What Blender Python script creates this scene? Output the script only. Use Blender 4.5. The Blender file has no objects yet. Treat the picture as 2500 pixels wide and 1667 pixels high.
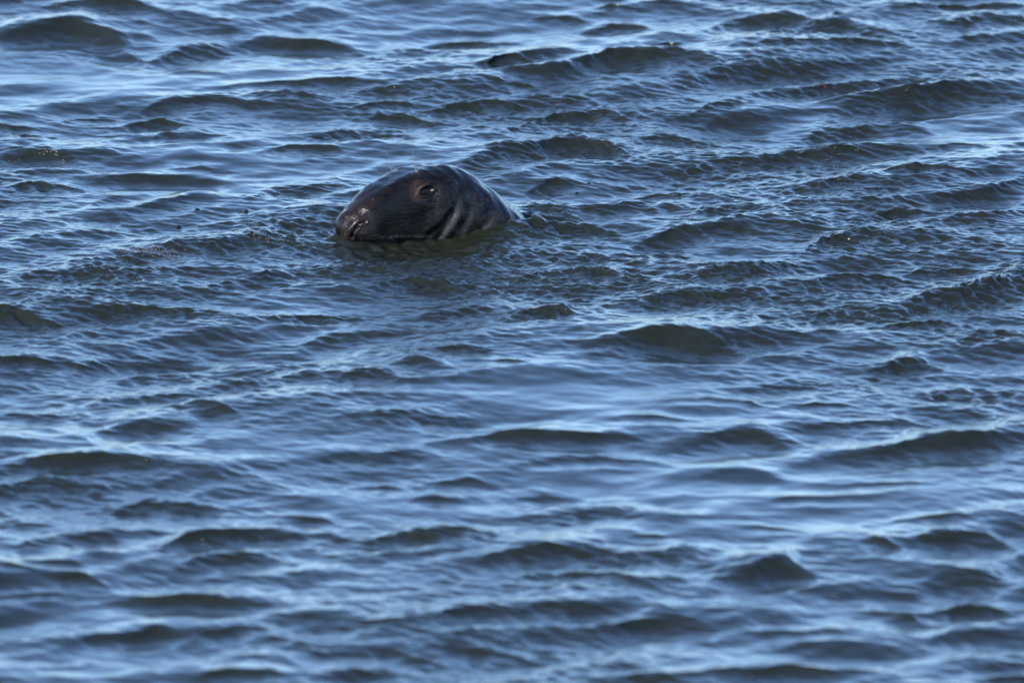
import bpy, math, random
import numpy as np
from mathutils import Vector, Matrix

# ---------------------------------------------------------------- camera
ELEV = math.radians(12.0)          # the lens looks down on the water by 12 degrees
DIST = 40.0
LENS = 576.0
sc = bpy.context.scene
CAMPOS = np.array([0.0, -DIST * math.cos(ELEV), DIST * math.sin(ELEV)])
FWD = np.array([0.0, math.cos(ELEV), -math.sin(ELEV)])
UPV = np.array([0.0, math.sin(ELEV), math.cos(ELEV)])
cam = bpy.data.cameras.new('camera')
cam.lens = LENS
cam.sensor_width = 36.0
cam.clip_start = 0.5
cam.clip_end = 20000.0
cam.dof.use_dof = True
cam.dof.focus_distance = 41.45
cam.dof.aperture_fstop = 4.8
cam_ob = bpy.data.objects.new('camera', cam)
cam_ob.location = CAMPOS
cam_ob.rotation_euler = (math.pi / 2 - ELEV, 0, 0)
sc.collection.objects.link(cam_ob)
sc.camera = cam_ob

# ---------------------------------------------------------------- sky and sun
SUN_EL = math.radians(30.0)
SUN_AZ = math.radians(50.0)        # behind the camera, to its left
SUN_DIR = Vector((-math.sin(SUN_AZ) * math.cos(SUN_EL), -math.cos(SUN_AZ) * math.cos(SUN_EL), math.sin(SUN_EL)))
world = bpy.data.worlds.new('World')
sc.world = world
world.use_nodes = True
wn = world.node_tree
sky = wn.nodes.new('ShaderNodeTexSky')
sky.sky_type = 'NISHITA'
sky.sun_disc = False
sky.sun_elevation = SUN_EL
sky.sun_rotation = math.pi + SUN_AZ
sky.air_density = 0.70
sky.dust_density = 0.0
sky.ozone_density = 4.6
bg = wn.nodes['Background']
bg.inputs['Strength'].default_value = 0.15
wn.links.new(sky.outputs['Color'], bg.inputs['Color'])
sun = bpy.data.lights.new('sun', 'SUN')
sun.energy = 3.5
sun.angle = math.radians(0.5)
sun.color = (1.0, 0.90, 0.78)
sun_ob = bpy.data.objects.new('sun', sun)
sun_ob.rotation_euler = SUN_DIR.to_track_quat('Z', 'Y').to_euler()
sun_ob.location = (-10, -10, 20)
sc.collection.objects.link(sun_ob)
sc.view_settings.view_transform = 'Standard'
sc.view_settings.look = 'None'
sc.view_settings.gamma = 1.0
sc.view_settings.exposure = 1.38
sc.view_settings.use_curve_mapping = False

rng = np.random.default_rng(11)
random.seed(5)

# ---------------------------------------------------------------- helpers
def at(px, py, z=0.0):
    """ground point of the photograph's pixel (2500 wide) at height z"""
    xc = (px - 1250.0) / 2500.0 * 36.0 / LENS
    yc = -(py - 833.5) / 2500.0 * 36.0 / LENS
    d = FWD + np.array([xc, 0, 0]) + yc * UPV
    t = (z - CAMPOS[2]) / d[2]
    return CAMPOS + t * d

def project(P):
    q = P - CAMPOS
    w = q @ FWD
    return 1250 + q[..., 0] / w * LENS / 36 * 2500, 833.5 - (q @ UPV) / w * LENS / 36 * 2500, w

def smooth(o):
    o.data.polygons.foreach_set('use_smooth', np.ones(len(o.data.polygons), dtype=bool))
    o.data.update()

def grid_mesh(name, V, nr, nc, close_c=False):
    """quad sheet from nr x nc vertices (rows first)"""
    r = np.arange(nr - 1)
    c = np.arange(nc if close_c else nc - 1)
    R, C = np.meshgrid(r, c, indexing='ij')
    C2 = (C + 1) % nc
    F = np.stack([R * nc + C, R * nc + C2, (R + 1) * nc + C2, (R + 1) * nc + C], -1).reshape(-1, 4)
    me = bpy.data.meshes.new(name)
    me.vertices.add(len(V))
    me.vertices.foreach_set('co', np.ascontiguousarray(V, dtype=np.float32).ravel())
    me.loops.add(F.size)
    me.loops.foreach_set('vertex_index', F.astype(np.int32).ravel())
    me.polygons.add(len(F))
    me.polygons.foreach_set('loop_start', np.arange(0, F.size, 4, dtype=np.int32))
    me.polygons.foreach_set('use_smooth', np.ones(len(F), dtype=bool))
    me.update(calc_edges=True)
    return me

def link(name, me, mat=None, parent=None):
    o = bpy.data.objects.new(name, me)
    sc.collection.objects.link(o)
    if mat is not None:
        o.data.materials.append(mat)
    if parent is not None:
        o.parent = parent
    return o

def tag(o, label=None, cat=None, group=None, kind=None):
    for k, v in (('label', label), ('category', cat), ('group', group), ('kind', kind)):
        if v:
            o[k] = v

def material(name):
    m = bpy.data.materials.new(name)
    m.use_nodes = True
    nt = m.node_tree
    return m, nt, nt.nodes['Principled BSDF']

def N(nt, kind, **kw):
    n = nt.nodes.new(kind)
    for k, v in kw.items():
        if k in n.inputs.keys():
            n.inputs[k].default_value = v
        else:
            setattr(n, k, v)
    return n

# ---------------------------------------------------------------- materials
def water_material():
    m, nt, b = material('sea_water')
    b.inputs['Base Color'].default_value = (0.0100, 0.0124, 0.0082, 1)
    b.inputs['Roughness'].default_value = 0.185
    b.inputs['IOR'].default_value = 1.333
    tc = N(nt, 'ShaderNodeTexCoord')
    mp = N(nt, 'ShaderNodeMapping')
    mp.inputs['Rotation'].default_value = (0, 0, math.radians(-48))
    mp.inputs['Scale'].default_value = (0.55, 1.25, 1.0)
    nt.links.new(tc.outputs['Object'], mp.inputs['Vector'])
    n1 = N(nt, 'ShaderNodeTexNoise', Scale=40.0, Detail=2.0, Roughness=0.5, Distortion=0.5)
    nt.links.new(mp.outputs['Vector'], n1.inputs['Vector'])
    at_ = N(nt, 'ShaderNodeAttribute', attribute_name='ripple')
    bp = N(nt, 'ShaderNodeBump', Distance=0.006)
    nt.links.new(at_.outputs['Fac'], bp.inputs['Strength'])
    nt.links.new(n1.outputs['Fac'], bp.inputs['Height'])
    nt.links.new(bp.outputs['Normal'], b.inputs['Normal'])
    return m

WATER = water_material()

# ---------------------------------------------------------------- the sea
# Crest of every wave that can be told apart: left end, top, right end (photo pixels),
# height of its front face, strength, roughness of the ripples it carries.
WAVES = [
 (64,21,250,0,393,24,42,1,0),(10,85,205,47,330,108,72,1.1,0),(80,145,300,118,350,140,30,.7,0),
 (350,150,500,97,610,125,55,.8,.5),(575,95,770,84,885,110,42,1,.2),(850,132,1010,102,1145,124,52,.8,.6),
 (1040,88,1127,75,1270,88,30,1,.4),(1140,172,1215,148,1300,155,34,1,.2),(404,178,465,167,560,184,24,.8,.2),
 (480,218,650,200,1010,212,27,.8,0),(345,266,470,237,600,255,38,1,.2),(590,242,665,232,770,245,28,.9,.8),
 (850,271,935,250,1040,264,25,1,.3),(1040,274,1160,247,1275,262,30,1,.5),(255,308,385,287,480,306,32,1,.4),
 (-60,300,0,300,110,312,25,1,0),(160,296,225,280,300,290,20,.8,0),(900,292,980,279,1090,308,26,1,.2),
 (745,338,870,314,1035,330,38,.9,1),(372,340,455,316,565,346,40,.7,0),(0,372,130,347,340,380,65,1.15,.1),
 (20,338,80,323,145,335,22,.9,.1),(640,366,745,355,830,367,25,.8,.2),(1120,405,1410,328,1560,372,60,1.1,.9),
 (400,410,480,403,590,420,22,.8,.3),
 (1290,37,1367,27,1425,42,25,.8,.5),(1440,16,1484,6,1540,22,18,1,.3),(1404,70,1490,45,1590,70,36,1,.5),
 (1730,70,1905,27,1975,60,52,1.15,.3),(1957,37,2036,32,2110,44,22,.8,.4),(2200,21,2366,7,2500,16,24,1.1,.4),
 (2260,60,2420,32,2530,38,50,.9,.8),(1825,100,2036,58,2200,95,45,.6,.8),(1180,165,1290,130,1440,135,48,.8,.2),
 (1340,185,1590,127,1766,160,62,1.2,.6),(1600,109,1627,101,1655,109,12,1,.2),(1780,128,2080,108,2260,112,26,.7,.2),
 (2310,106,2446,85,2530,90,38,.5,.1),(1630,192,1915,150,2075,154,72,.7,1),(1780,240,2155,178,2530,160,45,1.1,.8),
 (2000,265,2230,203,2560,210,75,1,1),(1915,330,2110,273,2260,300,60,1.05,.6),(1200,220,1280,212,1355,235,25,.8,.2),
 (1275,298,1377,268,1525,280,30,1,.4),(1700,275,1755,252,1880,255,30,.8,.2),(1545,330,1675,312,1760,330,40,.9,.8),
 (1730,316,1797,307,1880,320,18,.8,0),(1620,410,1970,355,2320,350,55,.95,.4),(2260,366,2345,348,2410,366,26,1,.4),
 (0,455,95,444,210,462,26,.9,.2),(210,437,340,424,520,430,40,.7,.2),(215,500,310,470,380,478,35,.6,0),
 (310,520,430,474,530,490,50,.8,0),(585,478,770,446,900,440,38,.9,.7),(100,655,520,575,740,580,65,1.1,.4),
 (520,695,730,645,1010,650,50,1,.4),(138,675,255,659,425,665,55,.6,.8),(240,760,450,745,620,770,38,.9,.5),
 (610,772,800,758,900,765,26,.9,.9),(735,818,905,787,1020,812,45,.9,.3),(1010,760,1116,738,1275,760,65,.8,.6),
 (930,685,1036,670,1170,690,45,.8,.5),(-60,770,10,762,160,790,35,.9,.4),
 (1290,462,1345,437,1430,447,28,.9,.4),(1473,478,1630,462,1686,478,25,1,.3),(1362,500,1473,492,1574,500,45,1.1,.3),
 (1570,510,1643,502,1730,515,30,.7,.2),(1877,473,2036,439,2150,441,38,.9,.2),(2150,430,2235,420,2420,440,25,.9,.4),
 (2260,490,2446,457,2530,430,40,.9,.3),(1537,585,1675,553,1877,563,42,.9,.4),(1620,548,1790,510,1950,530,30,.6,.4),
 (1967,606,2050,569,2180,580,42,.9,.6),(1990,603,2047,587,2100,603,20,1,.3),(2127,526,2207,513,2286,521,18,.9,.2),
 (2286,537,2446,510,2530,508,45,.8,.3),(1356,632,1654,610,1720,625,26,.8,.4),(1230,670,1436,648,1530,670,38,.9,.5),
 (1665,668,1780,655,1990,640,50,.6,1),(1962,700,2153,664,2235,686,40,1,.2),(2207,660,2313,648,2420,655,25,.8,.2),
 (2207,738,2420,675,2560,660,70,.8,1),(1580,728,1675,712,1990,728,42,.8,.9),(1200,770,1356,755,1410,765,40,.8,.7),
 (1915,780,2075,750,2235,760,45,.8,.9),(1420,835,1640,798,1930,812,80,1.2,.2),(2150,800,2290,787,2420,787,18,1,.4),
 (2300,830,2470,800,2560,810,40,.9,.9),
 (185,885,360,842,550,862,52,1,.2),(-60,880,60,872,250,880,24,1,0),(300,900,560,878,860,880,50,1.1,.1),
 (480,945,880,902,985,935,52,.9,.2),(950,900,1030,877,1110,915,45,.9,.1),(985,858,1105,848,1225,862,22,.9,.3),
 (1190,892,1235,885,1290,895,14,1,.2),(-40,1000,80,987,225,1015,45,1.1,.2),(235,1062,330,1010,480,1075,65,1.1,0),
 (415,998,495,988,575,1020,40,.8,.1),(-30,1142,210,1119,455,1138,42,1.1,.1),(825,1025,985,1010,1170,1025,40,.6,.9),
 (1010,1085,1196,1055,1340,1060,45,1,0),(720,1120,985,1095,1080,1105,42,.8,.3),(255,1233,415,1210,530,1233,40,.9,.8),
 (840,1180,915,1172,985,1185,18,.9,.1),(1000,1212,1063,1200,1130,1215,28,.9,.3),(1025,1175,1127,1159,1222,1175,25,.8,0),
 (-20,1190,100,1170,280,1190,40,.6,.9),
 (1200,1063,1330,1052,1580,1063,45,1,.1),(1622,1074,1808,1042,1967,1068,60,.9,.1),(1940,1116,2313,1053,2530,1060,65,1.2,0),
 (1490,1020,1595,1014,1717,1026,22,.8,0),(1967,1037,2153,1023,2313,1029,22,.8,0),(1622,978,1808,973,1860,988,20,.9,0),
 (1888,994,2000,981,2100,990,20,.8,0),(1792,946,2036,914,2164,940,42,.9,.5),(2100,904,2233,869,2290,880,45,1,.7),
 (2196,957,2313,946,2530,950,40,.6,.8),(1595,1159,1770,1132,1915,1154,60,.8,0),(2047,1180,2180,1173,2286,1180,18,.8,0),
 (1882,1217,1945,1206,2153,1212,28,.9,0),(1220,1200,1330,1188,1452,1200,42,.8,0),(1250,1132,1570,1111,1643,1127,25,.7,.6),
 (1250,1262,1490,1228,1650,1250,55,.8,.7),
 (50,1320,200,1290,310,1310,45,.9,.7),(400,1327,545,1280,745,1298,58,1.1,.1),(775,1316,1000,1293,1220,1300,38,1,.7),
 (690,1263,785,1252,830,1273,25,.9,.1),(440,1372,610,1338,725,1364,50,.9,.3),(50,1380,160,1371,235,1385,25,.9,0),
 (-40,1400,20,1388,95,1412,25,1,0),(1170,1365,1340,1330,1560,1345,50,1.1,.1),(245,1455,415,1450,705,1465,42,1.1,0),
 (135,1430,213,1410,255,1428,25,.9,.1),(-40,1457,60,1450,160,1452,14,1,0),(160,1566,345,1526,425,1530,45,.9,0),
 (450,1555,610,1526,685,1530,28,.8,0),(575,1566,665,1548,785,1585,40,.8,.4),(930,1525,1330,1470,1680,1475,48,1.1,.1),
 (480,1645,560,1637,770,1643,25,.9,.1),(770,1640,893,1621,985,1645,40,1,0),(957,1603,1026,1587,1105,1620,40,.8,.1),
 (1130,1592,1190,1580,1290,1610,25,.8,0),
 (1250,1412,1356,1398,1547,1417,25,.8,.3),(1390,1360,1590,1345,1720,1370,45,.6,.8),(1740,1406,1914,1356,1978,1385,70,1.2,.1),
 (2100,1332,2143,1319,2200,1348,30,.9,.1),(2250,1321,2393,1297,2470,1327,48,1,0),(2260,1406,2420,1380,2530,1370,55,.9,.3),
 (1808,1290,1888,1284,1950,1300,18,.9,0),(1537,1316,1590,1308,1643,1316,15,.9,0),(2080,1497,2153,1476,2250,1513,40,1,.1),
 (2250,1486,2313,1473,2530,1476,36,.9,.2),(1808,1534,2000,1530,2153,1523,28,.8,0),(2270,1555,2355,1523,2530,1540,50,.9,0),
 (1425,1545,1580,1497,1730,1507,50,.8,.2),(1700,1640,1957,1619,2207,1643,45,1,0),(1275,1576,1330,1571,1460,1592,18,.9,0),
 (2366,1656,2470,1648,2560,1652,25,.9,0),(2150,1274,2260,1268,2390,1274,18,.9,0),
 # water heaped over the seal's back
 (1268,520,1330,497,1425,560,44,.8,1),(1280,560,1380,545,1500,565,22,.9,1),(1260,545,1310,530,1400,548,20,1,1),
]

def axis(lo, hi, steps, far, n_out):
    """fine coordinates between lo and hi, then growing out to +-far"""
    c = [lo]
    while c[-1] < hi:
        c.append(c[-1] + steps(c[-1]))
    c = np.array(c)
    g = np.geomspace(0.012, far, n_out)
    return np.concatenate([(lo - np.cumsum(g) * 1.0)[::-1], c, c[-1] + np.cumsum(g)])

GX = axis(-1.72, 1.72, lambda v: 0.0052, 900.0, 46)
GY = axis(-4.35, 5.4, lambda v: 0.0052 if 0.2 < v < 3.2 else 0.0074, 900.0, 46)
NX, NY = len(GX), len(GY)
SX, SY = np.gradient(GX), np.gradient(GY)

def wave_sum(lam, theta, amp, phase, chop):
    """sum of plane waves on the tensor grid; returns h, dx, dy"""
    k = 2 * np.pi / lam
    kx, ky = k * np.cos(theta), k * np.sin(theta)
    fx = np.exp(-(SX[:, None] * 2.6 / lam[None]) ** 4)
    fy = np.exp(-(SY[:, None] * 2.6 / lam[None]) ** 4)
    ax = GX[:, None] * kx[None]
    ay = GY[:, None] * ky[None] + phase[None]
    cx, sx = (np.cos(ax) * fx).astype(np.float32), (np.sin(ax) * fx).astype(np.float32)
    cy, sy = (np.cos(ay) * fy).astype(np.float32), (np.sin(ay) * fy).astype(np.float32)
    A = amp.astype(np.float32)
    Rc = np.concatenate([cx, -sx], 1).T.copy()          # cos(ax+ay)
    h = np.concatenate([cy * A, sy * A], 1) @ Rc
    if not chop:
        return [h, 0.0, 0.0]
    Rs = np.concatenate([sx, cx], 1).T.copy()           # sin(ax+ay)
    out = [h]
    for comp in (np.cos(theta), np.sin(theta)):
        B = (A * comp * chop).astype(np.float32)
        out.append(-(np.concatenate([cy * B, sy * B], 1) @ Rs))
    return out

def band(n, lo, hi, slope, mean_dir, spread, chop):
    lam = np.exp(rng.uniform(np.log(lo), np.log(hi), n))
    th = np.radians(mean_dir) + rng.normal(0, np.radians(spread), n)
    a = slope * np.sqrt(2.0 / n) * lam / (2 * np.pi) * rng.uniform(.5, 1.4, n)
    return wave_sum(lam, th, a, rng.uniform(0, 2 * np.pi, n), chop)

def add3(*bands):
    return [sum(b[i] for b in bands) for i in range(3)]
# two crossing wave trains, long straight crests
h1, dx1, dy1 = add3(band(70, 0.45, 1.9, 0.042, -58, 22, 1.0), band(50, 0.35, 1.2, 0.034, -122, 20, 1.0))
h2, dx2, dy2 = add3(band(150, 0.14, 0.40, 0.069, -57, 15, 1.0), band(110, 0.14, 0.36, 0.056, -122, 15, 1.0),
                    band(160, 0.06, 0.14, 0.065, -70, 50, 0.8))
h3, dx3, dy3 = band(560, 0.018, 0.060, 0.34, 44, 34, 0)
patch = band(60, 0.5, 2.2, 1.0, -60, 70, 0)[0]
patch = patch / patch[100:-100, 100:-100].std()

XX, YY = np.meshgrid(GX, GY)
HP = np.zeros_like(XX)
ROUGH = np.zeros_like(XX)
for (xl, yl, xm, ym, xr, yr, H, s, rough) in WAVES:
    lam = H / 1000.0 / 0.192
    A = (0.055 if ym < 860 else 0.049) * lam * s
    pl, pm, pr = at(xl, yl), at(xm, ym, A * 1.1), at(xr, yr)
    i0, i1 = np.searchsorted(GX, [pl[0] - .1, pr[0] + .1])
    if i1 - i0 < 3:
        continue
    gx = GX[i0:i1]
    # crest line through the three points, softly bent
    t = gx - pm[0]
    wl, wr = pm[0] - pl[0], pr[0] - pm[0]
    a = np.where(t < 0, -t / wl, t / wr)
    win = np.cos(np.clip(a / 1.12, 0, 1) * np.pi / 2) ** 0.9
    b = 0.5 * ((pr[1] - pm[1]) / wr - (pl[1] - pm[1]) / wl)
    c = np.where(t < 0, (pl[1] - pm[1] + b * wl) / wl ** 2, (pr[1] - pm[1] - b * wr) / wr ** 2)
    b, c = np.clip(b, -1.1, 1.1), np.clip(c, -3.5, 3.5)
    yc = pm[1] + b * t + c * t * t
    slope = b + 2 * c * t
    cosv = 1 / np.sqrt(1 + slope ** 2)
    ylo, yhi = yc.min() - 1.6 * lam, yc.max() + 1.8 * lam
    j0, j1 = np.searchsorted(GY, [ylo, yhi])
    wob = 0.04 * lam * np.sin(gx * 2 * np.pi / (0.7 * lam) + xm)
    v = (yc + wob)[None] - GY[j0:j1, None]
    v = v * (0.35 + 0.65 * cosv)[None]
    front = np.cos(2 * np.pi * v / lam) * np.exp(-(v / (0.62 * lam)) ** 2)
    back = np.cos(2 * np.pi * v / (1.7 * lam)) * np.exp(-(v / (0.75 * lam)) ** 2)
    g = np.where(v > 0, front, back)
    HP[j0:j1, i0:i1] += A * win[None] * g
    ROUGH[j0:j1, i0:i1] += (0.12 + 0.95 * rough) * win[None] * np.exp(-((v - .18 * lam) / (0.38 * lam)) ** 2)

SEAL = at(835, 588)
gy_, gx_ = np.gradient(HP, GY, GX)
# gusts roughen the middle of the view more than the near water
gust = 0.50 + 0.70 * np.exp(-((YY - 0.9) / 1.7) ** 2) + 0.25 * np.clip(XX / 1.3, -1, 1) * (YY > 0.5)
mask = np.clip(0.16 + (0.22 + 0.17 * patch) * gust + 0.75 * np.clip(ROUGH, 0, 1.2) * (0.6 + 0.4 * gust), 0.04, 1.3)
inside = (np.abs(XX) < 1.9) & (YY > -4.6) & (YY < 5.7)
calm = 1 + 0.25 * np.exp(-((XX - SEAL[0] - .15) / .28) ** 2 - ((YY - SEAL[1] + .02) / .16) ** 2)
mask = mask * calm
# slicks: flatter water that mirrors the low sky
slick = np.zeros_like(XX)
for (px, py, rx, ry) in ((190, 205, 400, 75), (700, 1085, 380, 75), (1650, 1000, 480, 55), (2150, 1195, 480, 85), (1500, 1150, 420, 55), (1350, 960, 250, 35), (900, 1230, 300, 35), (330, 1500, 260, 25), (1750, 1290, 300, 30), (2330, 340, 160, 30), (620, 190, 200, 30)):
    p = at(px, py)
    slick += np.exp(-((XX - p[0]) / (rx / 1000)) ** 2 - ((YY - p[1]) / (ry / 208)) ** 2)
slick = np.clip(slick, 0, 1)
keep = 1 - 0.50 * slick
mask = mask * (1 - 0.7 * slick)
HP = HP * (1 - 0.2 * slick)
H = (h1 + h2 * (0.75 + 0.25 * np.clip(mask, 0, 1))) * keep + HP
# the sea settles round the seal: a hollow along the cheek, heaped up at the neck
_o = at(825, 586); _c, _s = math.cos(math.pi + math.radians(32)), math.sin(math.pi + math.radians(32))
sl = -((XX - _o[0]) * _c + (YY - _o[1]) * _s)
sy_ = -(XX - _o[0]) * _s + (YY - _o[1]) * _c
zs = np.interp(sl, [-.1, 0, .01, .04, .11, .20, .256, .31, .36, .42, .45, .55, .7], [0, .004, .001, -.006, -.0144, -.0206, -.018, -.011, .002, .0126, .022, .026, .01])
ws = np.exp(-((sy_ - .03) / .16) ** 4 - ((sl - .24) / .34) ** 4)
H = H * (1 - ws) + (zs + .003 + .9 * h2 + .3 * h1) * ws
# ripple rings that spread from the head, and the water drawn up where it touches the coat
_hw = np.interp(sl, [-.01, 0, .012, .028, .055, .125, .2, .3, .4, .5, .6], [0, .005, .025, .040, .053, .066, .080, .100, .118, .128, .10])
dd = np.where(sl < 0, np.hypot(sl, sy_), np.abs(sy_) - _hw)
dd = np.where(sl > .55, np.hypot(sl - .55, np.maximum(np.abs(sy_) - .11, 0)), dd)
dd = np.maximum(dd, 0)
near_ = (dd < .6) * (1 - np.clip((sl - .40) / .12, 0, 1))
H = H + near_ * (.0040 * np.exp(-dd / .011) + .0042 * np.cos(2 * np.pi * dd / .062 + 1.2 * np.sin(sl * 21)) * np.exp(-dd / .13) * (.6 + .4 * np.sin(sl * 13 + 1)))
mask = mask + .35 * ws * (1 - slick)
for (px, py, rx, ry, a) in ((980, 640, 260, 45, .6), (1330, 575, 160, 40, .6), (700, 560, 160, 30, .3), (1250, 690, 400, 40, .25), (2250, 700, 300, 120, .25), (1500, 640, 250, 60, .25), (300, 720, 300, 60, .25)):
    p = at(px, py)
    mask = mask + a * np.exp(-((XX - p[0]) / (rx / 1000)) ** 2 - ((YY - p[1]) / (ry / 208)) ** 2)
mask = np.clip(mask, 0, 1.3)
H = H + h3 * mask
DX = (dx1 + dx2) * keep + dx3 * mask + 0.045 * gx_
DY = (dy1 + dy2) * keep + dy3 * mask + 0.045 * gy_ - 0.45 * HP
SEA_V = np.stack([XX + DX, YY + DY, H], -1).reshape(-1, 3)
me = grid_mesh('sea', SEA_V, NY, NX)
at_r = me.attributes.new('ripple', 'FLOAT', 'POINT')
at_r.data.foreach_set('value', (np.clip(mask - .15, 0, 1) * np.where(inside, 1, .8)).astype(np.float32).ravel())
sea = link('water', me, WATER)
tag(sea, 'choppy dark blue sea water with short wind waves', 'water', kind='structure')

_in = np.flatnonzero(inside.ravel())
_P = SEA_V[_in]
_px, _py, _pd = project(_P)
def on_water(px, py, r=4.0):
    """visible point of the sea surface at a pixel"""
    k = np.flatnonzero((np.abs(_px - px) < r) & (np.abs(_py - py) < r))
    if len(k) == 0:
        return at(px, py)
    return _P[k[np.argmin(_pd[k])]]
#SEAL_PART
# ---------------------------------------------------------------- the seal
SEAL_YAW = math.radians(32.0)
SEAL_ANG = math.pi + SEAL_YAW
SEAL_O = at(825, 586)
# distance behind the nose tip, top, bottom, half width, height of the widest line, squareness
SEC = np.array([
 (0.000, .030, .026, .002, .028, 2.0),
 (0.004, .046, .004, .017, .027, 2.0),
 (0.012, .058,-.018, .029, .024, 2.0),
 (0.028, .073,-.044, .042, .020, 2.0),
 (0.055, .092,-.060, .055, .014, 2.05),
 (0.090, .114,-.072, .062, .012, 2.3),
 (0.125, .131,-.082, .066, .016, 2.2),
 (0.165, .146,-.094, .071, .022, 2.2),
 (0.205, .157,-.105, .079, .030, 2.2),
 (0.250, .163,-.116, .087, .030, 2.2),
 (0.290, .164,-.128, .097, .020, 2.2),
 (0.330, .157,-.145, .105, .005, 2.1),
 (0.370, .142,-.165, .114,-.015, 2.1),
 (0.410, .114,-.190, .124,-.040, 2.05),
 (0.450, .083,-.215, .136,-.070, 2.0),
 (0.490, .047,-.245, .149,-.100, 2.0),
 (0.530, .010,-.275, .162,-.135, 2.0),
 (0.600,-.048,-.325, .182,-.190, 2.0),
 (0.700,-.115,-.385, .202,-.250, 2.0),
 (0.850,-.185,-.435, .214,-.310, 2.0),
 (1.100,-.245,-.450, .205,-.345, 2.0),
 (1.400,-.290,-.420, .150,-.355, 2.0),
 (1.650,-.330,-.385, .060,-.357, 2.0),
 (1.800,-.352,-.362, .010,-.357, 2.0)])

def pchip(x, y, xi):
    h = np.diff(x); d = np.diff(y) / h
    m = np.zeros_like(y)
    w1, w2 = 2 * h[1:] + h[:-1], h[1:] + 2 * h[:-1]
    ok = d[1:] * d[:-1] > 0
    m[1:-1][ok] = (w1 + w2)[ok] / (w1[ok] / d[:-1][ok] + w2[ok] / d[1:][ok])
    m[0], m[-1] = d[0], d[-1]
    k = np.clip(np.searchsorted(x, xi) - 1, 0, len(h) - 1)
    t = (xi - x[k]) / h[k]
    return ((1 + 2 * t) * (1 - t) ** 2 * y[k] + t * (1 - t) ** 2 * h[k] * m[k]
            + t * t * (3 - 2 * t) * y[k + 1] + t * t * (t - 1) * h[k] * m[k + 1])

def spline(x, y, xi):
    """smooth C2-ish curve: pchip, then a light smoothing"""
    return pchip(x, y, xi)

NS, NC = 330, 260
q = np.concatenate([np.linspace(0, math.sqrt(.62), 270), np.linspace(math.sqrt(.62), math.sqrt(1.8), 61)[1:]])
S = q ** 2
tab = [pchip(np.sqrt(SEC[:, 0]), SEC[:, i], q) for i in range(1, 6)]
ker = np.exp(-np.linspace(-2, 2, 25) ** 2); ker /= ker.sum()
def sm(a):
    p = np.concatenate([2 * a[0] - a[12:0:-1], a, 2 * a[-1] - a[-2:-14:-1]])
    return np.convolve(p, ker, 'valid')
tab = [sm(a) for a in tab]
zt, zb, hw, zc, ex = tab
hw = np.maximum(hw, .0008)
ph = np.linspace(0, 2 * np.pi, NC, endpoint=False)
cs, sn = np.cos(ph), np.sin(ph)
ext = ex + 2.2 * np.exp(-((S - .17) / .11) ** 2)          # the crown is flat on top
exx = np.where(sn[None] > 0, ext[:, None], ex[:, None])
px_ = np.sign(cs) * np.abs(cs) ** (2 / exx)
pz_ = np.sign(sn) * np.abs(sn) ** (2 / exx)
LY = hw[:, None] * px_
LZ = zc[:, None] + np.where(pz_ > 0, (zt - zc)[:, None], (zc - zb)[:, None]) * pz_
LX = np.repeat(-S[:, None], NC, 1)
L = np.stack([LX, LY, LZ], -1)
def grid_normals(L):
    du = np.gradient(L, axis=0)
    dv = (np.roll(L, -1, 1) - np.roll(L, 1, 1)) * .5
    n = np.cross(du, dv)
    n /= np.linalg.norm(n, axis=-1, keepdims=True) + 1e-12
    return n
ca, sa = math.cos(SEAL_ANG), math.sin(SEAL_ANG)
def seal_world(p):
    p = np.asarray(p)
    return np.stack([SEAL_O[0] + p[..., 0] * ca - p[..., 1] * sa, SEAL_O[1] + p[..., 0] * sa + p[..., 1] * ca, p[..., 2]], -1)
NRM = grid_normals(L)
LP = L.copy()
AP = L.copy(); AP[..., 1] = np.abs(AP[..., 1])          # both sides are sculpted alike

def dist_line(P, pts):
    """distance of every vertex to a polyline and signed side (towards the tail positive)"""
    best = np.full(P.shape[:2], 9.0); along = np.zeros(P.shape[:2])
    n = len(pts) - 1
    for i in range(n):
        a, b = np.array(pts[i]), np.array(pts[i + 1])
        ab = b - a
        t = np.clip(((P - a) @ ab) / (ab @ ab), 0, 1)
        d = np.linalg.norm(P - (a + t[..., None] * ab), axis=-1)
        k = d < best
        best[k] = d[k]; along[k] = ((i + t) / n)[k]
    return best, along

DISP = np.zeros(L.shape[:2]); TAN = np.zeros(L.shape[:2]); PALE = np.zeros(L.shape[:2])
def crease(pts, depth, sig, lip=.45, fade=True):
    global DISP
    d, al = dist_line(AP, pts)
    w = np.sin(np.pi * np.clip(al * .9 + .05, 0, 1)) ** .6 if fade else 1
    DISP = DISP + w * (-depth * np.exp(-(d / sig) ** 2) + lip * depth * np.exp(-((d - 2.1 * sig) / (1.1 * sig)) ** 2))
def bump(c, amp, sig):
    global DISP
    DISP = DISP + amp * np.exp(-(np.linalg.norm(AP - np.array(c), axis=-1) / sig) ** 2)

EYE = np.array([-.2166, .0688, .113])
ki = np.unravel_index(np.argmin(np.linalg.norm(AP - EYE, axis=-1) + (L[..., 1] < 0) * 9), L.shape[:2])
EN = NRM[ki]
ET = np.array([1.0, 0, 0]) - EN * EN[0]; ET /= np.linalg.norm(ET)     # towards the nose
EU = np.cross(EN, ET); EU = EU if EU[2] > 0 else -EU
rel = AP - EYE
eu, ev = rel @ ET, rel @ EU
er = np.linalg.norm(rel, axis=-1)
near = er < .08
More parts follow.
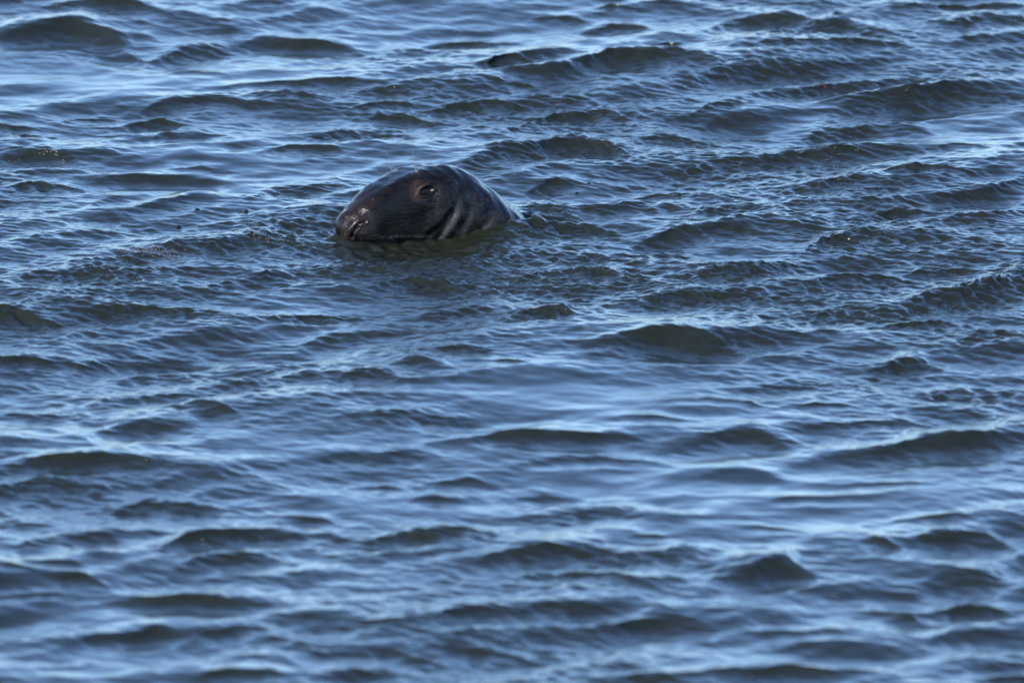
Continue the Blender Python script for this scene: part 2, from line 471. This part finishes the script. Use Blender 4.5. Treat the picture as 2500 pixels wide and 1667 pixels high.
# eye opening: almond, nose corner lower
uu = (eu - .001) / .0165
mid = -.0035 * uu
half_up, half_dn = .0105 * np.sqrt(np.clip(1 - uu ** 2, 0, 1)), .0082 * np.sqrt(np.clip(1 - uu ** 2, 0, 1))
vv = ev - mid
inside_eye = np.where(vv > 0, vv / (half_up + 1e-4), -vv / (half_dn + 1e-4))
ell = np.sqrt(uu ** 2 + np.where(vv > 0, vv / .0105, vv / .0082) ** 2)
DISP += near * (-.0080 / (1 + np.exp((ell - 1.0) * 9)))
DISP += near * (.0018 * np.exp(-((ell - 1.40) / .26) ** 2))
DISP += near * (-.0022 * np.exp(-((ell - 2.0) / .35) ** 2))
brow_line = [EYE + ET * a + EU * b for a, b in ((.034, .004), (.022, .019), (.003, .026), (-.016, .021), (-.028, .008))]
d, al = dist_line(AP, brow_line)
DISP += .0038 * np.exp(-(d / .008) ** 2)
bag_line = [EYE + ET * a + EU * b for a, b in ((.026, -.010), (.012, -.022), (-.006, -.028), (-.022, -.026))]
crease(bag_line, .0030, .0050)
TAN += near * np.clip(.75 * np.exp(-((ell - 1.9) / .60) ** 2) * (.40 + .60 * np.clip(eu / .025, -.6, 1)) + .85 * np.exp(-((eu + .029) / .011) ** 2 - ((ev + .010) / .016) ** 2), 0, 1)  # real tan eye ring; its sunlit front side and rear highlight are painted in
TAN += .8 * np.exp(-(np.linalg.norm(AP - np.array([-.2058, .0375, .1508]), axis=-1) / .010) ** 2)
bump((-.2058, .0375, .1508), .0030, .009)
TAN += .55 * np.exp(-(np.linalg.norm(AP - (EYE + ET * .024 + EU * .010), axis=-1) / .019) ** 2)  # sunlit glow before and above the eye, put into the coat colour
TAN += .75 * np.exp(-(np.linalg.norm((AP - np.array([-.240, .0845, .068])) * np.array([1.6, 1, .8]), axis=-1) / .010) ** 2)  # painted highlight below and behind the eye
# ear opening
bump((-.2960, .0750, .1175), .0050, .010); bump((-.3010, .0735, .1190), -.0075, .0055)
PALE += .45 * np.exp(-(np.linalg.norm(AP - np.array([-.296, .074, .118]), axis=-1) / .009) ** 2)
# nostril, mouth, muzzle
crease([(-.0521, .0479, .0502), (-.0351, .0424, .0423), (-.0232, .0382, .0292), (-.0189, .0347, .0106)], .0058, .0034, .25, False)
crease([(-.0100, .0150, -.012), (-.0223, .0353, -.0036), (-.0576, .0544, -.006), (-.1234, .0654, -.002), (-.1679, .0718, -.0045), (-.2166, .0814, -.0090)], .0004, .0036, .5, False)
bump((-.0679, .0577, .0242), .0050, .026); bump((-.0105, .0234, .036), .0030, .016)
bump((-.235, .088, .03), .0045, .030)
# folds of the neck
F1 = [(-.2964, .0779, .112), (-.2932, .0891, .0837), (-.2838, .0937, .0564), (-.2654, .0921, .0269), (-.2476, .0878, .0044), (-.2361, .0838, -.0128)]
F2 = [(-.2745, .0923, .0554), (-.2505, .0892, .0293), (-.2304, .0852, .0127), (-.2112, .0800, -.0083)]
F3 = [(-.3393, .0861, .0958), (-.3325, .0973, .0672), (-.3159, .1015, .0308), (-.2996, .0988, .0079)]
F4 = [(-.3924, .1088, .0388), (-.3671, .1114, .0185), (-.3462, .1086, -.0029)]
F5 = [(-.375, .095, .085), (-.368, .105, .058), (-.352, .110, .030), (-.330, .107, .006)]
for f, dp, sg in ((F1, .0048, .0080), (F2, .0044, .0070), (F3, .0026, .0085), (F4, .0030, .0080), (F5, .0014, .0100)):
    crease(f, dp, sg, .55)
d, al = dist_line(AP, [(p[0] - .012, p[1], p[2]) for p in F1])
PALE += .75 * np.exp(-(d / .0120) ** 2) * np.clip(al * 2.2 - .25, 0, 1)  # sunlight on the neck folds painted pale, together with the coat's own mottling
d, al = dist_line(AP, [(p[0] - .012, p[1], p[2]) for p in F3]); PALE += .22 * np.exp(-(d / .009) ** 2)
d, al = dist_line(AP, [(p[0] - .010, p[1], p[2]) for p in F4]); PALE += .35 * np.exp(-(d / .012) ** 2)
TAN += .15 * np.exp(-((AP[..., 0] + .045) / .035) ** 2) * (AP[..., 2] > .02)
d, al = dist_line(AP, [(-.115, .065, .0045), (-.168, .0722, .002), (-.214, .081, -.0015)]); PALE += .5 * np.exp(-(d / .0030) ** 2)  # lit wet edge of the lip, painted as a pale line
DISP += .0015 * np.exp(-(d / .0040) ** 2)
# flesh is never quite even
srng = np.random.default_rng(3)
for i in range(40):
    kv = srng.normal(size=3); kv *= 2 * np.pi / srng.uniform(.03, .11) / np.linalg.norm(kv)
    DISP += .00022 * np.sin(L @ kv + srng.uniform(0, 6.28))
tip = np.clip(S / .010, 0, 1)[:, None]
LP = L + NRM * (DISP * tip)[..., None]

def seal_material():
    m, nt, b = material('wet_fur')
    tc = N(nt, 'ShaderNodeTexCoord')
    mp = N(nt, 'ShaderNodeMapping')
    mp.inputs['Scale'].default_value = (1.0, 2.2, 2.2)
    nt.links.new(tc.outputs['Object'], mp.inputs['Vector'])
    n1 = N(nt, 'ShaderNodeTexNoise', Scale=38.0, Detail=4.0, Roughness=.62)
    n2 = N(nt, 'ShaderNodeTexNoise', Scale=210.0, Detail=3.0, Roughness=.6)
    for n in (n1, n2):
        nt.links.new(mp.outputs['Vector'], n.inputs['Vector'])
    r1 = N(nt, 'ShaderNodeValToRGB')
    r1.color_ramp.elements[0].position = .35; r1.color_ramp.elements[0].color = (.0011, .0011, .0014, 1)
    r1.color_ramp.elements[1].position = .74; r1.color_ramp.elements[1].color = (.0100, .0066, .0050, 1)
    nt.links.new(n1.outputs['Fac'], r1.inputs['Fac'])
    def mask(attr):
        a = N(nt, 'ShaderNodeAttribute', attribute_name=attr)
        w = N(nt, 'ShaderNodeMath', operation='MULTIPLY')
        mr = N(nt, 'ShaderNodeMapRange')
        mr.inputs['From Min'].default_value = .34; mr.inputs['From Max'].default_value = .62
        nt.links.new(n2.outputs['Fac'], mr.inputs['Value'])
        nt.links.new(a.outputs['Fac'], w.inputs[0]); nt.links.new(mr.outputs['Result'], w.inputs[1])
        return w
    prev = r1.outputs['Color']
    # pale hair tips in slanting rows on the neck and muzzle
    mp3 = N(nt, 'ShaderNodeMapping')
    mp3.inputs['Rotation'].default_value = (0, math.radians(-38), 0)
    mp3.inputs['Scale'].default_value = (1.0, 1.6, 3.2)
    nt.links.new(tc.outputs['Object'], mp3.inputs['Vector'])
    n3 = N(nt, 'ShaderNodeTexNoise', Scale=85.0, Detail=3.0, Roughness=.65)
    nt.links.new(mp3.outputs['Vector'], n3.inputs['Vector'])
    r3 = N(nt, 'ShaderNodeValToRGB')
    r3.color_ramp.elements[0].position = .56; r3.color_ramp.elements[1].position = .74
    nt.links.new(n3.outputs['Fac'], r3.inputs['Fac'])
    fa = N(nt, 'ShaderNodeAttribute', attribute_name='fleck')
    fm = N(nt, 'ShaderNodeMath', operation='MULTIPLY')
    nt.links.new(r3.outputs['Color'], fm.inputs[0]); nt.links.new(fa.outputs['Fac'], fm.inputs[1])
    fx = N(nt, 'ShaderNodeMix', data_type='RGBA')
    nt.links.new(fm.outputs[0], fx.inputs['Factor']); nt.links.new(prev, fx.inputs[6])
    fx.inputs[7].default_value = (.050, .038, .030, 1)
    prev = fx.outputs[2]
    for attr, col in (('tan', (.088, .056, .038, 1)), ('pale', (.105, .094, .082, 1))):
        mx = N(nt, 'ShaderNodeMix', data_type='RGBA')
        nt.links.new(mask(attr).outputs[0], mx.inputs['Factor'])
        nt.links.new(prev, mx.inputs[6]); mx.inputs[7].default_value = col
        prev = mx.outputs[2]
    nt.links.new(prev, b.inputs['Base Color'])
    b.inputs['Roughness'].default_value = .5
    b.inputs['Specular IOR Level'].default_value = .0
    b.inputs['IOR'].default_value = 1.36
    b.inputs['Coat Weight'].default_value = 1.0
    b.inputs['Coat Roughness'].default_value = .15
    b.inputs['Coat IOR'].default_value = 1.34
    bp = N(nt, 'ShaderNodeBump', Strength=.26, Distance=.0022)
    nt.links.new(n2.outputs['Fac'], bp.inputs['Height'])
    bp2 = N(nt, 'ShaderNodeBump', Strength=.20, Distance=.006)
    nt.links.new(n1.outputs['Fac'], bp2.inputs['Height'])
    bp3 = N(nt, 'ShaderNodeBump', Strength=.24, Distance=.0040)
    nt.links.new(n3.outputs['Fac'], bp3.inputs['Height'])
    nt.links.new(bp3.outputs['Normal'], bp2.inputs['Normal'])
    nt.links.new(bp2.outputs['Normal'], bp.inputs['Normal'])
    nt.links.new(bp.outputs['Normal'], b.inputs['Normal'])
    nt.links.new(bp.outputs['Normal'], b.inputs['Coat Normal'])
    return m

def simple(name, col, rough, ior=1.45, coat=0.0):
    m, nt, b = material(name)
    n = N(nt, 'ShaderNodeTexNoise', Scale=120.0, Detail=2.0)
    r = N(nt, 'ShaderNodeValToRGB')
    r.color_ramp.elements[0].color = tuple(c * .7 for c in col) + (1,)
    r.color_ramp.elements[1].color = tuple(min(1, c * 1.3) for c in col) + (1,)
    tc = N(nt, 'ShaderNodeTexCoord')
    nt.links.new(tc.outputs['Object'], n.inputs['Vector'])
    nt.links.new(n.outputs['Fac'], r.inputs['Fac']); nt.links.new(r.outputs['Color'], b.inputs['Base Color'])
    b.inputs['Roughness'].default_value = rough; b.inputs['IOR'].default_value = ior
    b.inputs['Coat Weight'].default_value = coat
    return m

FUR = seal_material()
EYEM = simple('eye', (.003, .0022, .002), .10, 1.22)
DARKHAIR = simple('dark_whisker', (.03, .025, .02), .4)
HAIR = simple('whisker', (.27, .22, .15), .45)

seal = bpy.data.objects.new('seal', None)
seal.empty_display_size = .1
sc.collection.objects.link(seal)
seal.location = (SEAL_O[0], SEAL_O[1], 0.0)
seal.rotation_euler = (0, 0, SEAL_ANG)
tag(seal, 'dark wet grey seal with only its head above the choppy water', 'seal')
bm_ = grid_mesh('body', LP.reshape(-1, 3)[:, :], NS, NC, True)
body = link('body', bm_, FUR, seal)
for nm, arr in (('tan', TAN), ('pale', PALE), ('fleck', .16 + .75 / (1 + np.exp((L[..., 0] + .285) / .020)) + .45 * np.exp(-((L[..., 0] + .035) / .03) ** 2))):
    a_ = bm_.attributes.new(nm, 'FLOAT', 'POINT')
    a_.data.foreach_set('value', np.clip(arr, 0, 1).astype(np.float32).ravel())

def sphere_mesh(name, r, seg=32, rings=18, squash=1.0):
    th = np.linspace(0, np.pi, rings); fi = np.linspace(0, 2 * np.pi, seg, endpoint=False)
    T, Fi = np.meshgrid(th, fi, indexing='ij')
    V = np.stack([np.sin(T) * np.cos(Fi), np.sin(T) * np.sin(Fi), np.cos(T) * squash], -1) * r
    return grid_mesh(name, V.reshape(-1, 3)[:, :], rings, seg, True)

ball = sphere_mesh('eye', .0165)
for sgn, lab in ((1, 'dark glossy eye turned to the camera'), (-1, None)):
    e = link('eye', ball, None, seal)
    if sgn > 0:
        ball.materials.append(EYEM)
    n_ = EN * np.array([1, sgn, 1]); c_ = EYE * np.array([1, sgn, 1])
    e.location = Vector(c_ - n_ * .0192)

def tube(name, pts, r0, r1, mat, parent, nseg=14, sides=6):
    pts = np.array(pts, float)
    t = np.linspace(0, 1, nseg)[:, None]
    p = (1 - t) ** 2 * pts[0] + 2 * t * (1 - t) * pts[1] + t * t * pts[2]
    tg = np.gradient(p, axis=0); tg /= np.linalg.norm(tg, axis=1, keepdims=True)
    a = np.cross(tg, [0.31, 0.2, 0.93]); a /= np.linalg.norm(a, axis=1, keepdims=True)
    b = np.cross(tg, a)
    f = np.linspace(0, 2 * np.pi, sides, endpoint=False)
    r = (r0 + (r1 - r0) * t)[:, :, None]
    V = p[:, None] + r * (np.cos(f)[None, :, None] * a[:, None] + np.sin(f)[None, :, None] * b[:, None])
    return link(name, grid_mesh(name, V.reshape(-1, 3), nseg, sides, True), mat, parent)

# whiskers above the eyes
BR = np.array([-.2058, .0375, .1495])
for sgn, dirs in ((1, ((.012, -.002, .066), (.004, -.004, .046), (-.012, .006, .030), (.016, .010, .022))),
                  (-1, ((.024, .009, .058), (.026, .010, .036), (.012, .004, .026)))):
    for k, dv in enumerate(dirs):
        b0 = BR * np.array([1, sgn, 1]) + np.array([.004 * (k - 1) + (.018 if sgn < 0 else 0), sgn * .002 * (k % 2), -.003])
        dv = np.array(dv) * np.array([1, sgn, 1])
        tube('whisker', [b0, b0 + dv * .55 + np.array([-.004, 0, .002]), b0 + dv], .00045, .00018, HAIR, seal)
# whiskers of the muzzle, wet and lying back
for sgn in (1, -1):
    for k in range(4):
        x0 = -.045 - .011 * (k % 4); z0 = .012 + .013 * (k // 4) + .003 * (k % 3)
        y0 = .0590 + .0015 * (k % 4)
        b0 = np.array([x0, y0 * sgn, z0])
        dv = np.array([-.030 - .004 * k, (.020 + .002 * k) * sgn, -.014])
        tube('whisker', [b0, b0 + dv * .5 + np.array([0, .004 * sgn, .006]), b0 + dv], .0004, .0001, DARKHAIR, seal)

# ---------------------------------------------------------------- drops, bubbles and foam
DROP = simple('water_drop', (.01, .012, .012), .03, 1.333, 0.0)
FOAM = simple('foam', (.16, .13, .10), .55, 1.33, 0)
WEED = simple('seaweed', (.045, .018, .012), .45, 1.4, 0)

def blobs(name, items, mat, parent=None, seg=8, rings=6):
    """many small beads in one mesh: (centre, radius, squash)"""
    th = np.linspace(0, np.pi, rings); fi = np.linspace(0, 2 * np.pi, seg, endpoint=False)
    T, Fi = np.meshgrid(th, fi, indexing='ij')
    u = np.stack([np.sin(T) * np.cos(Fi), np.sin(T) * np.sin(Fi), np.cos(T)], -1).reshape(-1, 3)
    Vs, Fs = [], []
    for c, r, s in items:
        o = sum(len(v) for v in Vs)
        Vs.append(np.array(c) + u * r * np.array([1, 1, s]))
        for i in range(rings - 1):
            for j in range(seg):
                k = (j + 1) % seg
                Fs.append((o + i * seg + j, o + (i + 1) * seg + j, o + (i + 1) * seg + k, o + i * seg + k))
    me = bpy.data.meshes.new(name)
    me.from_pydata(np.concatenate(Vs).tolist(), [], Fs)
    me.polygons.foreach_set('use_smooth', np.ones(len(me.polygons), dtype=bool))
    return link(name, me, mat, parent)

# beads of water hanging on the wet coat
beads = []
LPf, NRf = LP.reshape(-1, 3), NRM.reshape(-1, 3)
for c, n, sp, r in (((-.239, .0771, .1005), 9, .006, .0022), ((-.239, .0848, .0671), 7, .005, .0020), ((-.128, .066, .004), 10, .006, .0030),
                    ((-.012, .026, .036), 22, .012, .0022), ((-.030, .046, .012), 7, .007, .0024), ((-.165, .072, .000), 3, .006, .0016),
                    ((-.08, .060, .004), 3, .008, .0014), ((-.40, .11, .03), 6, .02, .0014)):
    for i in range(n):
        p = np.array(c) + srng.normal(0, sp, 3) * np.array([1, .3, 1.3])
        k = np.argmin(((LPf - p) ** 2).sum(1))
        beads.append((LPf[k] + NRf[k] * .0003, r * srng.uniform(.5, 1.2), .9))
bo = blobs('water_beads', beads, DROP, seal)
tag(bo, 'tiny glinting water beads on the wet coat', kind='stuff')

# single air bubbles riding on the surface
BUB = [(435, 551, 9, 'dark round air bubble floating left of the seal, lowest of three'),
       (481, 509, 10, 'dark air bubble on the water left of the seal, leftmost of the upper two'),
       (601, 511, 8, 'dark air bubble closest to the seal\'s snout on its left'),
       (1412, 469, 7, 'small dark bubble right of the seal, nearest to its neck'),
       (1437, 444, 7, 'small dark bubble right of the seal, upper of two close together'),
       (1657, 471, 7, 'small bubble on a low dark crest far right of the seal')]
bub_me = sphere_mesh('air_bubble', 1.0, 20, 12)
bub_me.materials.append(DROP)
for px, py, r, lab in BUB:
    p = on_water(px, py)
    o = link('air_bubble', bub_me)
    r *= .8
    o.scale = (r / 1000, r / 1000, r / 1000 * .75)
    o.location = Vector(p) + Vector((0, 0, -r / 1000 * .15))
    tag(o, lab, 'bubble', 'air bubbles floating near the seal')

def foam_patch(label, spots, name='foam'):
    it = []
    for (px, py, sx, sy, n, r) in spots:
        for i in range(n):
            p = on_water(px + srng.normal(0, sx), py + srng.normal(0, sy), 5)
            rr = r / 1000 * srng.uniform(.25, .85)
            it.append((np.array(p) - np.array([0, 0, rr * .35]), rr, .6))
    o = blobs(name, it, FOAM, None, 7, 5)
    tag(o, label, 'foam', kind='stuff')
foam_patch('tan patch of foam bubbles on the dark wave crest left of the seal',
           [(320, 604, 22, 5, 60, 3.4), (385, 608, 20, 7, 70, 3.8), (420, 618, 16, 8, 40, 3.4), (300, 625, 18, 6, 18, 2.6), (480, 636, 8, 4, 8, 2.6)])
foam_patch('glinting froth on the crest just left of the snout', [(622, 574, 12, 7, 34, 2.6), (665, 580, 26, 6, 36, 2.2)])
foam_patch('scattered foam flecks on the waves',
           [(112, 364, 10, 5, 10, 3), (130, 368, 6, 5, 10, 3.2), (150, 392, 6, 4, 10, 3.6), (40, 390, 14, 4, 5, 2.4), (2098, 362, 5, 9, 10, 2.6), (2050, 372, 14, 10, 8, 2.4),
            (2040, 402, 5, 3, 5, 2.6), (1990, 358, 8, 2, 6, 2.4), (1708, 366, 5, 3, 6, 2.8), (1590, 325, 8, 3, 7, 2.6), (1805, 397, 5, 4, 5, 2.6), (2178, 174, 12, 4, 16, 2.8),
            (2215, 212, 4, 3, 5, 2.4), (450, 1068, 5, 5, 8, 3.2), (258, 1073, 5, 4, 8, 3.2), (435, 1142, 6, 3, 7, 3), (350, 1118, 6, 2, 5, 2.8), (500, 1325, 10, 4, 9, 3.4),
            (640, 1317, 5, 3, 4, 2.6), (2033, 1185, 10, 4, 7, 3), (2040, 1456, 12, 5, 8, 3), (1835, 1646, 6, 4, 5, 3), (1200, 1268, 14, 5, 8, 3), (400, 132, 10, 5, 9, 3.2), (142, 12, 6, 4, 8, 3),
            (1115, 82, 7, 5, 8, 3), (170, 298, 8, 3, 7, 2.6), (2060, 440, 10, 4, 7, 2.4), (1655, 462, 8, 6, 8, 2.4), (1250, 530, 8, 4, 8, 2.4), (530, 1116, 12, 3, 8, 2.6), (960, 214, 6, 3, 4, 2.4), (1063, 212, 4, 3, 5, 2.8)],
           'foam_flecks')

# a scrap of red weed in the wave at the right
wp = on_water(2026, 207, 6)
n = 12
t = np.linspace(0, 1, n)
w = .009 * np.sin(np.pi * np.clip(t * .95 + .03, 0, 1)) ** .7 * (1 + .25 * np.sin(t * 17))
cx = (t - .5) * .05; cz = -.016 * t + .003 * np.sin(t * 9)
rows = np.stack([np.stack([cx, -w * .6, cz - w * .5], -1), np.stack([cx, -w * .2, cz + .002], -1), np.stack([cx, w * .6, cz + w * .6], -1), np.stack([cx, w * .1, cz - .002], -1)], 1)
wo = link('seaweed_scrap', grid_mesh('seaweed_scrap', rows.reshape(-1, 3), n, 4, True), WEED)
wo.location = Vector(wp) + Vector((0, -.002, .004))
tag(wo, 'small red brown scrap of seaweed in the dark wave at upper right', 'seaweed')
